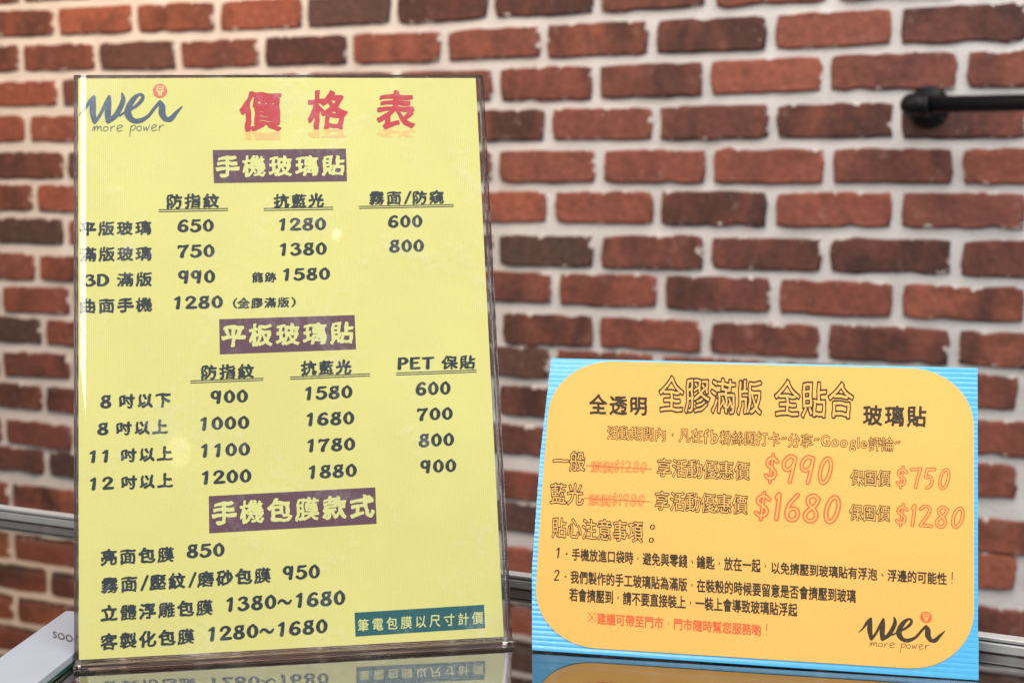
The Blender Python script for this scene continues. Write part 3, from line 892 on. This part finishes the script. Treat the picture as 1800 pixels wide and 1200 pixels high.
def brick_shape(k):
    """one weathered brick face: uneven outline, rounded arris, a little proud of the mortar"""
    r = random.Random(100 + k)
    W, H = BW / 2, BH / 2
    pts = []
    nL, nS = 9, 3
    for s in range(nL): pts.append((-W + 2 * W * s / nL, -H))
    for s in range(nS): pts.append((W, -H + 2 * H * s / nS))
    for s in range(nL): pts.append((W - 2 * W * s / nL, H))
    for s in range(nS): pts.append((-W, H - 2 * H * s / nS))
    chip = r.randrange(len(pts)) if r.random() < 0.55 else -1
    out = []
    for i, (x, y) in enumerate(pts):
        corner = abs(abs(x) - W) < 1e-6 and abs(abs(y) - H) < 1e-6
        a = r.gauss(0, 0.0010)
        k2 = 0.975 if corner else 1.0
        q = [x * k2 + (r.gauss(0, 0.0012) if abs(abs(x) - W) < 1e-6 else r.gauss(0, 0.002)), y * (0.93 if corner else 1.0) + a * (1 if abs(abs(y) - H) < 1e-6 else 0.4)]
        if i == chip:
            q[0] *= 0.985; q[1] *= 0.86
        out.append(q)
    n = len(out)
    v, f = [], []
    for ins, z in ((0.0, -0.004), (0.0006, 0.0035), (0.0042, 0.0075)):
        for x, y in out:
            L = max(abs(x) / W, abs(y) / H)
            v.append((x - math.copysign(min(ins, abs(x)), x) * (1 if abs(x) > W * 0.8 else 0.15), y - math.copysign(min(ins, abs(y)), y), z + r.gauss(0, 0.0004) * (z > 0)))
    for b in range(2):
        for i in range(n):
            j = (i + 1) % n
            f.append((b * n + i, b * n + j, (b + 1) * n + j, (b + 1) * n + i))
    f.append(tuple(2 * n + i for i in range(n)))
    me = bpy.data.meshes.new('brick')
    me.from_pydata(v, [], f)
    me.polygons.foreach_set('use_smooth', [True] * n * 2 + [False])
    me.materials.append(M_brick)
    me.update()
    lay = me.uv_layers.new(name='face')
    for lp in me.loops:
        x, y, _ = me.vertices[lp.vertex_index].co
        lay.data[lp.index].uv = (x, y)
    return me


SHAPES = [brick_shape(k) for k in range(24)]


def joint(r, i):
    """measured unevenness of the laying: sideways shift and drop at joint i of course r"""
    if 0 <= r < len(JOINTS):
        row = JOINTS[r]
        xs = [a for a, *_ in row]
        return float(np.interp(i, xs, [a[1] for a in row])), float(np.interp(i, xs, [a[2] for a in row]))
    if r < 0:
        return 0.0, float(np.interp(i, [1, 13], [0.14, 0.04]))
    rr = random.Random(r * 57 + i)
    return rr.uniform(-0.06, 0.1), float(np.interp(i, [0, 20], [0.03, 0.08]))


extra = bmesh.new()
from_rnd = []
nb = 0
for r in range(-8, 21):
    par = (r + 1) % 2
    for i in range(-8, 32):
        if i % 2 != par: continue
        (dl, vl), (dr, vr) = joint(r, i), joint(r, i + 2)
        xa, xb = (i + dl) * HB + 0.0078, (i + 2 + dr) * HB - 0.0078
        cy = (-r + (vl + vr) / 2) * CP
        if cy - BH / 2 < y0 + 0.004: continue
        tilt = math.atan2((vr - vl) * CP, (xb - xa)) * 0.8 + random.gauss(0, 0.006)
        rotz = tilt + (math.pi if random.random() < 0.5 else 0)
        me = random.choice(SHAPES)
        loc = Vector(((xa + xb) / 2, cy, random.uniform(-0.0012, 0.0012)))
        scl = ((xb - xa) / BW, random.uniform(0.97, 1.05), 1)
        if -1 <= r and -3 <= i < 24:
            o = bpy.data.objects.new('brick', me)
            COL.objects.link(o)
            o.parent = wall
            o.location = loc; o.rotation_euler = (0, 0, rotz); o.scale = scl
            nb += 1
        else:
            t = bmesh.new(); t.from_mesh(me)
            t.transform(Matrix.LocRotScale(loc, Matrix.Rotation(rotz, 3, 'Z'), Vector(scl)))
            tmp = bpy.data.meshes.new('t'); t.to_mesh(tmp); t.free()
            extra.from_mesh(tmp); bpy.data.meshes.remove(tmp)
            from_rnd += [random.random()] * len(me.polygons)
outer = tag(from_bm('outer_bricks', extra, M_brick, wall), kind='stuff')
outer.data.attributes.new('piece', 'FLOAT', 'FACE').data.foreach_set('value', from_rnd)
print('bricks', nb)

# ------------------------------------------------------------------ black iron pipe rail on the wall
px, pv = 1.974, -0.204
pipe = bpy.data.objects.new('pipe_rail', None)
COL.objects.link(pipe)
pipe.matrix_world = WM @ Matrix.Translation((px, pv, 0.008))
tag(pipe, 'black iron pipe rail with round flange and elbow fixed to the brick wall', 'pipe rail')
Z3 = Vector((0, 0, 1)); OUT = 0.150
bm = bmesh.new(); lathe(bm, (0, 0, 0), Z3, [(0.0335, 0), (0.034, 0.003), (0.0325, 0.0055), (0.024, 0.007), (0.021, 0.016), (0.019, 0.017)])
from_bm('flange', bm, M_black, pipe, True)
for a in (45, 135, 225, 315):
    bm = bmesh.new(); c = Vector((0.030 * math.cos(math.radians(a)), 0.030 * math.sin(math.radians(a)), 0.0055))
    lathe(bm, c, Z3, [(0.0036, 0), (0.0036, 0.0016), (0.002, 0.0026)], 12)
    from_bm('screw', bm, M_black, pipe, True)
bm = bmesh.new(); tube(bm, (0, 0, 0.012), (0, 0, OUT - 0.022), 0.0118, n=28)
from_bm('nipple', bm, M_black, pipe, True)
bm = bmesh.new()
path = [(0, 0, OUT - 0.030)] + [(0.018 - 0.018 * math.cos(t), 0, OUT - 0.018 + 0.018 * math.sin(t)) for t in [math.pi / 2 * k / 8 for k in range(9)]] + [(0.030, 0, OUT)]
prev = None
for k, p in enumerate(path):
    a = Vector(path[max(k - 1, 0)]); b = Vector(path[min(k + 1, len(path) - 1)])
    tdir = (b - a).normalized(); yv = Vector((0, 1, 0)); xv = yv.cross(tdir).normalized()
    rr = 0.0165
    ringv = [bm.verts.new(Vector(p) + (xv * math.cos(w) + yv * math.sin(w)) * rr) for w in [2 * math.pi * q / 28 for q in range(28)]]
    if prev:
        for q in range(28): bm.faces.new((prev[q], prev[(q + 1) % 28], ringv[(q + 1) % 28], ringv[q]))
    else:
        bm.faces.new(ringv[::-1])
    prev = ringv
bm.faces.new(prev)
bmesh.ops.recalc_face_normals(bm, faces=bm.faces)
from_bm('elbow', bm, M_black, pipe, True)
for p, ax in (((0, 0, OUT - 0.034), Z3), ((0.024, 0, OUT), Vector((1, 0, 0)))):
    bm = bmesh.new(); lathe(bm, p, ax, [(0.016, 0), (0.0185, 0.001), (0.0185, 0.008), (0.016, 0.009)], 28)
    from_bm('collar', bm, M_black, pipe, True)
bm = bmesh.new(); tube(bm, (0.028, 0, OUT), (0.86, 0, OUT), 0.0128, n=32)
from_bm('pipe', bm, M_black, pipe, True)
bm = bmesh.new()
lathe(bm, (0.86, 0, 0), Z3, [(0.039, 0), (0.0395, 0.003), (0.038, 0.0055), (0.024, 0.007), (0.0135, 0.016), (0.0135, OUT + 0.012), (0.011, OUT + 0.015)])
from_bm('end_bracket', bm, M_black, pipe, True)

# ------------------------------------------------------------------ glass display counter
ZC = EYE - 0.25176
CY = math.radians(-26.31)
CD = Vector((math.cos(CY), math.sin(CY), 0)); CN = Vector((-math.sin(CY), math.cos(CY), 0))
CO = Vector((-0.3206, 1.0059, ZC))                # a point on the front foot of the rear rail
cnt = bpy.data.objects.new('display_counter', None)
COL.objects.link(cnt)
cnt.matrix_world = Matrix(((CD.x, CN.x, 0, CO.x), (CD.y, CN.y, 0, CO.y), (0, 0, 1, 0), (0, 0, 0, 1)))
tag(cnt, 'glass display counter with an aluminium rail along the rear of its clear top', 'display counter')
X3, Y3 = Vector((1, 0, 0)), Vector((0, 1, 0))


def cbox(name, a, b, mat, bev=0.0, parent=cnt):
    bm = bmesh.new(); frame_box(bm, Vector(), X3, Y3, Z3, a, b, bev)
    return from_bm(name, bm, mat, parent)


L0, L1, F0 = -0.95, 1.65, -1.0
cbox('glass_top', (L0, F0, ZC - 0.0024), (L1, 0.016, ZC), M_glass)
rail = cbox('rear_rail', (L0, 0.0, ZC + 0.0003), (L1, 0.009, ZC + 0.0052), M_alu, 0.0006)
cbox('rail_groove', (L0, 0.0014, ZC + 0.0052), (L1, 0.0080, ZC + 0.0060), M_alud, 0, rail)
cbox('rail_lip', (L0, 0.0006, ZC + 0.0060), (L1, 0.0086, ZC + 0.0078), M_alu, 0.0004, rail)
cbox('rear_pane', (L0 + 0.02, 0.0035, 0.46), (L1 - 0.02, 0.0075, ZC - 0.0030), M_pane)
cbox('front_pane', (L0 + 0.02, F0 + 0.004, 0.46), (L1 - 0.02, F0 + 0.008, ZC - 0.0030), M_pane)
for x in (L0, L1 - 0.02):
    for y in (F0, -0.004):
        cbox('corner_post', (x, y, 0.46), (x + 0.02, y + 0.02, ZC - 0.0030), M_alu, 0.001)
cbox('display_shelf', (L0 + 0.021, F0 + 0.01, 0.80), (L1 - 0.021, -0.006, 0.806), M_pane)
cbox('base_cabinet', (L0, F0, 0.06), (L1, 0.018, 0.459), M_wood, 0.002)
cbox('plinth', (L0 + 0.03, F0 + 0.03, 0.001), (L1 - 0.03, -0.01, 0.059), M_black)

# ------------------------------------------------------------------ sloping clear sign holder and the yellow price sheet
def plane_frame(org, yaw, tilt):
    d = Vector((math.cos(yaw), math.sin(yaw), 0)); n = Vector((-math.sin(yaw), math.cos(yaw), 0))
    up = n * math.sin(tilt) + Vector((0, 0, math.cos(tilt)))
    w = d.cross(up)
    return Matrix(((d.x, up.x, w.x, org[0]), (d.y, up.y, w.y, org[1]), (d.z, up.z, w.z, org[2]), (0, 0, 0, 1)))


YT = math.radians(17.85767846)
YM = plane_frame((-0.21215215, 0.7194016, EYE - 0.24776211), math.radians(8.40675662), YT)
holder = bpy.data.objects.new('sign_holder', None); COL.objects.link(holder); holder.matrix_world = YM
tag(holder, 'sloping clear acrylic sign holder standing on the glass counter around the yellow price list', 'sign holder')
U0, U1, V0, V1 = -0.0021, 0.2124, -0.0024, 0.2984


def wave(u, v):
    """the sheet lies almost flat in its pocket"""
    return 0.00022 * math.sin(u * 31 + 1) * math.sin(v * 14) + 0.0006 * math.exp(-((v - 0.297) / 0.012) ** 2) * math.exp(-((u - 0.085) / 0.04) ** 2)


def ysurf(u, v, h):
    return (u, v, h + wave(u, v))


# wrapped clear cover: sheet folded round both long sides
prof = []
R0 = 0.0024; W = 0.0022
SAG = 0.0011                                  # the cover rolls off gently before the tight fold
for k in range(7):
    t = math.radians(65) * k / 6
    prof.append((U0 + 0.0014 - 0.0014 * math.cos(t), W - SAG - 0.0014 + 0.0014 * math.sin(t)))
ua, wa = prof[-1]
for k in range(1, 13):
    s = k / 12
    prof.append((ua + (0.0056 - ua) * s, W - (W - wa) * (1 - s) ** 2.2))
for k in range(9):
    t = math.pi / 2 * (1 - k / 8)
    prof.append((U1 - 0.0018 + 0.0018 * math.cos(t), W - 0.0018 + 0.0018 * math.sin(t)))
pv_, pf_ = [], []
for v in (V0 + 0.001, V1):
    for u, w in prof: pv_.append((u, v, w))
n = len(prof)
for i in range(n - 1): pf_.append((i, i + 1, n + i + 1, n + i))
mesh('front_panel', pv_, pf_, M_clear, holder, smooth=True)
bm = bmesh.new(); frame_box(bm, Vector(), X3, Y3, Z3, (U0, V0, -0.0030), (U1, V1, -0.0012), 0.0003)
from_bm('back_panel', bm, M_pane, holder)
for a, b in (((U0 - 0.0002, V0 + 0.0006, -0.0036), (U0 + 0.0014, V1 + 0.0002, -0.0004)), ((U1 - 0.0014, V0 + 0.0006, -0.0044), (U1 + 0.0010, V1 + 0.0002, 0.0006))):
    bm = bmesh.new(); frame_box(bm, Vector(), X3, Y3, Z3, a, b, 0.0004)
    from_bm('side_edge', bm, M_side, holder)
bm = bmesh.new(); frame_box(bm, Vector(), X3, Y3, Z3, (U0, V1 - 0.0006, -0.0034), (U1, V1 + 0.0004, 0.0008), 0.0002)
from_bm('top_edge', bm, M_side, holder)
# foot: flat plate running back from the lower fold (local frame made level)
foot = Matrix.Rotation(-YT, 4, 'X')
fz = Matrix.Translation((0, -0.0040 / math.cos(YT), 0)) @ Matrix.Rotation(YT, 4, 'X')
bm = bmesh.new(); frame_box(bm, Vector(), X3, Y3, Z3, (U0 + 0.0002, 0.0001, -0.004), (U1 + 0.0016, 0.0030, 0.0042), 0.0006)
bm.transform(Matrix.Rotation(YT, 4, 'X').inverted() @ Matrix.Identity(4) if False else Matrix.Identity(4))
# level the block: local up (0,1,0) tilts back by YT, so turn it forward again
bm.transform(Matrix.Translation((0, -0.0042, 0)) @ Matrix.Rotation(YT, 4, 'X'))
from_bm('lower_fold', bm, M_side, holder)
bm = bmesh.new(); frame_box(bm, Vector(), X3, Y3, Z3, (0.022, 0.0001, -0.085), (U1 - 0.010, 0.0022, -0.0045), 0.0005)
bm.transform(Matrix.Translation((0, -0.0042, 0)) @ Matrix.Rotation(YT, 4, 'X'))
from_bm('foot_plate', bm, M_pane, holder)

sheet = bpy.data.objects.new('price_sheet', None); COL.objects.link(sheet); sheet.matrix_world = YM
tag(sheet, 'yellow portrait price list with red title inside the clear sign holder', 'price list')
nu, nv = 42, 60
vs, fs = [], []
for j in range(nv + 1):
    for i in range(nu + 1):
        vs.append(ysurf(0.0001 + 0.2090 * i / nu, 0.0 + 0.2972 * j / nv, 0.0))
for j in range(nv):
    for i in range(nu):
        a = j * (nu + 1) + i
        fs.append((a, a + 1, a + nu + 2, a + nu + 1))
paper = mesh('paper', vs, fs, M_yellow, sheet)
sol = paper.modifiers.new('thickness', 'SOLIDIFY'); sol.thickness = 0.0002; sol.offset = -1
H1, H2 = 0.00010, 0.00020
for c, q in YELLOW_BARS:
    P = np.array(q).reshape(4, 2) * 0.001
    # split the bar so it follows the sheet
    K = 12
    PP, TT = [], []
    for k in range(K + 1):
        s = k / K
        PP.append(P[0] * (1 - s) + P[1] * s); PP.append(P[3] * (1 - s) + P[2] * s)
    for k in range(K): TT += [(2 * k, 2 * k + 1, 2 * k + 3), (2 * k, 2 * k + 3, 2 * k + 2)]
    nm = {'purple': 'heading_block', 'teal': 'note_block', 'line': 'underline'}[c]
    print_on(paper, nm, np.array(PP), TT, INK['ink' if c == 'line' else c], H1, ysurf)
for text, style, c, q in YELLOW_TEXT:
    P, T = set_line(text, style)
    Q = into_quad(P, q)
    print_on(paper, 'printed_text', Q, T, INK[c], H2, ysurf, 'printed text reading ' + text)
    if style == 'K':        # the short orange echo printed under each title character
        F, xs, ys = glyph(text, 'K')[3:]
        by, ty = P[:, 1].min(), P[:, 1].max()
        Xg, Yg = np.meshgrid(xs, ys)
        cut = np.maximum(F, Yg - (by + 0.42 * (ty - by)))
        cut[:, 0] = 9
        L = trace(cut.copy(), xs, ys)
        PE, TE = fill(L, 0.0022)
        PE = PE.copy(); PE[:, 1] = by + 0.035 - (PE[:, 1] - by) * 0.55
        QE = into_quad(PE, q, (P[:, 0].min(), by, P[:, 0].max(), ty))
        print_on(paper, 'title_echo', QE, TE, INK['glow'], H1, ysurf)
logo_on(paper, YELLOW_LOGO, plain('blue_black_ink', (0.045, 0.075, 0.115), 0.5, grain=0.3, gscale=1200), plain('seal_red_ink', (0.66, 0.13, 0.08), 0.5), INK['cut'], H2, ysurf)

# ------------------------------------------------------------------ blue corrugated board with the orange offer card
OT = 0.38817502
OM = plane_frame((0.00859854, 0.73794437, EYE - 0.25076), -0.21637703, OT)
board = bpy.data.objects.new('offer_board', None); COL.objects.link(board); board.matrix_world = OM
tag(board, 'blue corrugated plastic board with an orange offer card propped on the glass counter', 'offer board')


def bend(v):
    return 0.0010 * math.sin(math.pi * min(max(v / 0.15, 0), 1))


def osurf(u, v, h):
    return (u, v, h + bend(v))


def left_u(v):
    return float(np.interp(v, [0, 0.04, 0.098, 0.1503], [0.0003, -0.0025, -0.0024, -0.0003]))


nfl = 62; per = 4
vs, fs = [], []
rows_ = []
TH = 0.0030
for k in range(nfl * per + 1):
    v = 0.1503 * k / (nfl * per)
    ph = k % per
    z = (-0.00001 if ph == 0 else (0.00007 if ph == 2 else 0.00005)) + 0.00012 * math.sin(k * 0.021) + random.gauss(0, 0.00001)
    jl = left_u(v) + random.gauss(0, 0.00006)
    row = []
    for s in [0, 0.02, 0.1, 0.25, 0.5, 0.75, 0.9, 0.98, 1]:
        u = jl + s * (0.2140 - jl) + (0.0003 if s == 1 and v < 0.02 else 0)
        row.append(len(vs)); vs.append(osurf(u, v - 0.0006 * s * (1 - v / 0.15), z))
    rows_.append(row)
for a, b in zip(rows_, rows_[1:]):
    for i in range(len(a) - 1): fs.append((a[i], a[i + 1], b[i + 1], b[i]))
front_n = len(vs)
for k in range(front_n): vs.append((vs[k][0], vs[k][1], vs[k][2] - TH))
nf = len(fs)
for q in list(fs): fs.append(tuple(front_n + i for i in q[::-1]))
for a, b in zip(rows_, rows_[1:]):
    fs.append((a[0], b[0], front_n + b[0], front_n + a[0])); fs.append((b[-1], a[-1], front_n + a[-1], front_n + b[-1]))
for i in range(len(rows_[0]) - 1):
    a = rows_[0]; fs.append((a[i + 1], a[i], front_n + a[i], front_n + a[i + 1]))
    a = rows_[-1]; fs.append((a[i], a[i + 1], front_n + a[i + 1], front_n + a[i]))
mesh('corrugated_sheet', vs, fs, M_blue, board)
# strut behind the board: from its back, down to the glass
a_top = OM @ Vector((0.107, 0.095, -0.0031))
strut_len = 0.095
bm = bmesh.new()
p_hi = Vector((0.107, 0.098, -0.0034))
inv = OM.inverted()
w_hi = OM @ p_hi
nback = (OM.to_3x3() @ Vector((0, 0, -1))); nback.z = 0; nback.normalize()
w_lo = Vector((w_hi.x, w_hi.y, ZC + 0.0012)) + nback * 0.045
side = OM.to_3x3() @ Vector((1, 0, 0))
tk = nback * 0.003
c8 = []
for p in (w_hi, w_lo):
    for sx in (-0.03, 0.03):
        for tt in (0, 1):
            c8.append(bm.verts.new(inv @ (p + side * sx + tk * tt)))
for f in ((0, 1, 3, 2), (4, 6, 7, 5), (0, 2, 6, 4), (1, 5, 7, 3), (0, 4, 5, 1), (2, 3, 7, 6)):
    bm.faces.new([c8[i] for i in f])
bmesh.ops.recalc_face_normals(bm, faces=bm.faces)
from_bm('rear_strut', bm, M_blue, board)

# rounded orange card
def rr_outline():
    x0, x1, y0, y1 = 0.0004, 0.2120, 0.0028, 0.1492
    R = 0.0285
    out = []
    for cx, cy, a0 in ((x1 - R, y0 + R, -90), (x1 - R, y1 - R, 0), (x0 + R, y1 - R, 90), (x0 + R, y0 + R, 180)):
        for k in range(13):
            t = math.radians(a0 + 90 * k / 12)
            x, y = cx + R * math.cos(t), cy + R * math.sin(t)
            out.append((x, y))
    return out


ol = rr_outline()
# strips so the card follows the bend of the board
def card_x(v):
    R = 0.0285; y0, y1 = 0.0028, 0.1492
    def inset(d):
        return R - math.sqrt(max(R * R - (R - d) ** 2, 0)) if d < R else 0
    k = max(inset(v - y0), inset(y1 - v))
    bow = 0.0006 * math.sin(math.pi * (v - y0) / (y1 - y0))
    return 0.0006 - bow + k * 1.12, 0.2121 - k * 1.05


lv = sorted(set([0.0028 + 0.1464 * k / 60 for k in range(61)] + [0.0028 + 0.0285 * (1 - math.cos(math.pi / 2 * k / 14)) for k in range(15)] + [0.1492 - 0.0285 * (1 - math.cos(math.pi / 2 * k / 14)) for k in range(15)]))
vs, fs = [], []
for v in lv:
    xa, xb = card_x(v)
    for s in (0, .25, .5, .75, 1): vs.append(osurf(xa + (xb - xa) * s, v, 0.00042))
for j in range(len(lv) - 1):
    for i in range(4):
        a = j * 5 + i; fs.append((a, a + 1, a + 6, a + 5))
card = mesh('orange_card', vs, fs, M_orange, board)
sol = card.modifiers.new('thickness', 'SOLIDIFY'); sol.thickness = 0.0003; sol.offset = -1
H3 = 0.00046
for c, q in ORANGE_BARS:
    P = np.array(q).reshape(4, 2) * 0.001
    print_on(card, 'strike_line', P, [(0, 1, 2), (0, 2, 3)], INK_O[c], H3 + 0.00006, osurf)
for text, style, c, q in ORANGE_TEXT:
    P, T = set_line(text, style)
    print_on(card, 'printed_text', into_quad(P, q), T, INK_O[c], H3, osurf, 'printed text reading ' + text)
logo_on(card, ORANGE_LOGO, INK_O['ink'], INK_O['red'], M_orange, H3, osurf)

# ------------------------------------------------------------------ flat white box lying on the glass, left of the sign holder
bx = bpy.data.objects.new('white_box', None); COL.objects.link(bx)
zb = ZC + 0.0004
long_ = Vector((-0.140, -0.990, 0)).normalized(); wide = Vector((0.990, -0.140, 0)).normalized()
bx.matrix_world = Matrix(((wide.x, -long_.x, 0, -0.239), (wide.y, -long_.y, 0, 0.791), (0, 0, 1, zb), (0, 0, 0, 1)))
tag(bx, 'flat white phone accessory box lying on the counter left of the yellow price list', 'box')
bm = bmesh.new(); frame_box(bm, Vector(), X3, Y3, Z3, (0, -0.118, 0.0022), (0.0335, 0, 0.0062), 0.0005)
lid = from_bm('lid', bm, M_white, bx)
bm = bmesh.new(); frame_box(bm, Vector(), X3, Y3, Z3, (0.0006, -0.1174, 0.0), (0.0329, -0.0006, 0.0021), 0.0003)
from_bm('tray', bm, M_green, bx)
P, T = set_line('SOOC', 'b')
q = (0.0080, -0.0334, 0.0260, -0.0412, 0.0310, -0.0530, 0.0128, -0.0438)
Pq = into_quad(P, tuple(k * 1000 for k in q))
keep = [t for t in T if all(Pq[k][0] < 0.0330 for k in t)]
mesh('printed_text', [(x, y, 0.00627) for x, y in Pq], keep, M_dark, lid)['label'] = 'dark printed letters along the lid'

# ------------------------------------------------------------------ colour patches added on the bricks, standing in for reflected colour in the glass
for nm, lab, pxy, w, h, m, rot in (('lime_reflection_patch', 'lime green patch added on the brick wall in place of a reflection in the counter glass', (-0.150, -1.19), 0.10, 0.085, M_lime, 0.0),
                                   ('added_amber_patch', 'small amber patch added on the brick wall in place of an orange blur in the counter glass', (0.0, -1.335), 0.09, 0.030, M_amber, 0.25)):
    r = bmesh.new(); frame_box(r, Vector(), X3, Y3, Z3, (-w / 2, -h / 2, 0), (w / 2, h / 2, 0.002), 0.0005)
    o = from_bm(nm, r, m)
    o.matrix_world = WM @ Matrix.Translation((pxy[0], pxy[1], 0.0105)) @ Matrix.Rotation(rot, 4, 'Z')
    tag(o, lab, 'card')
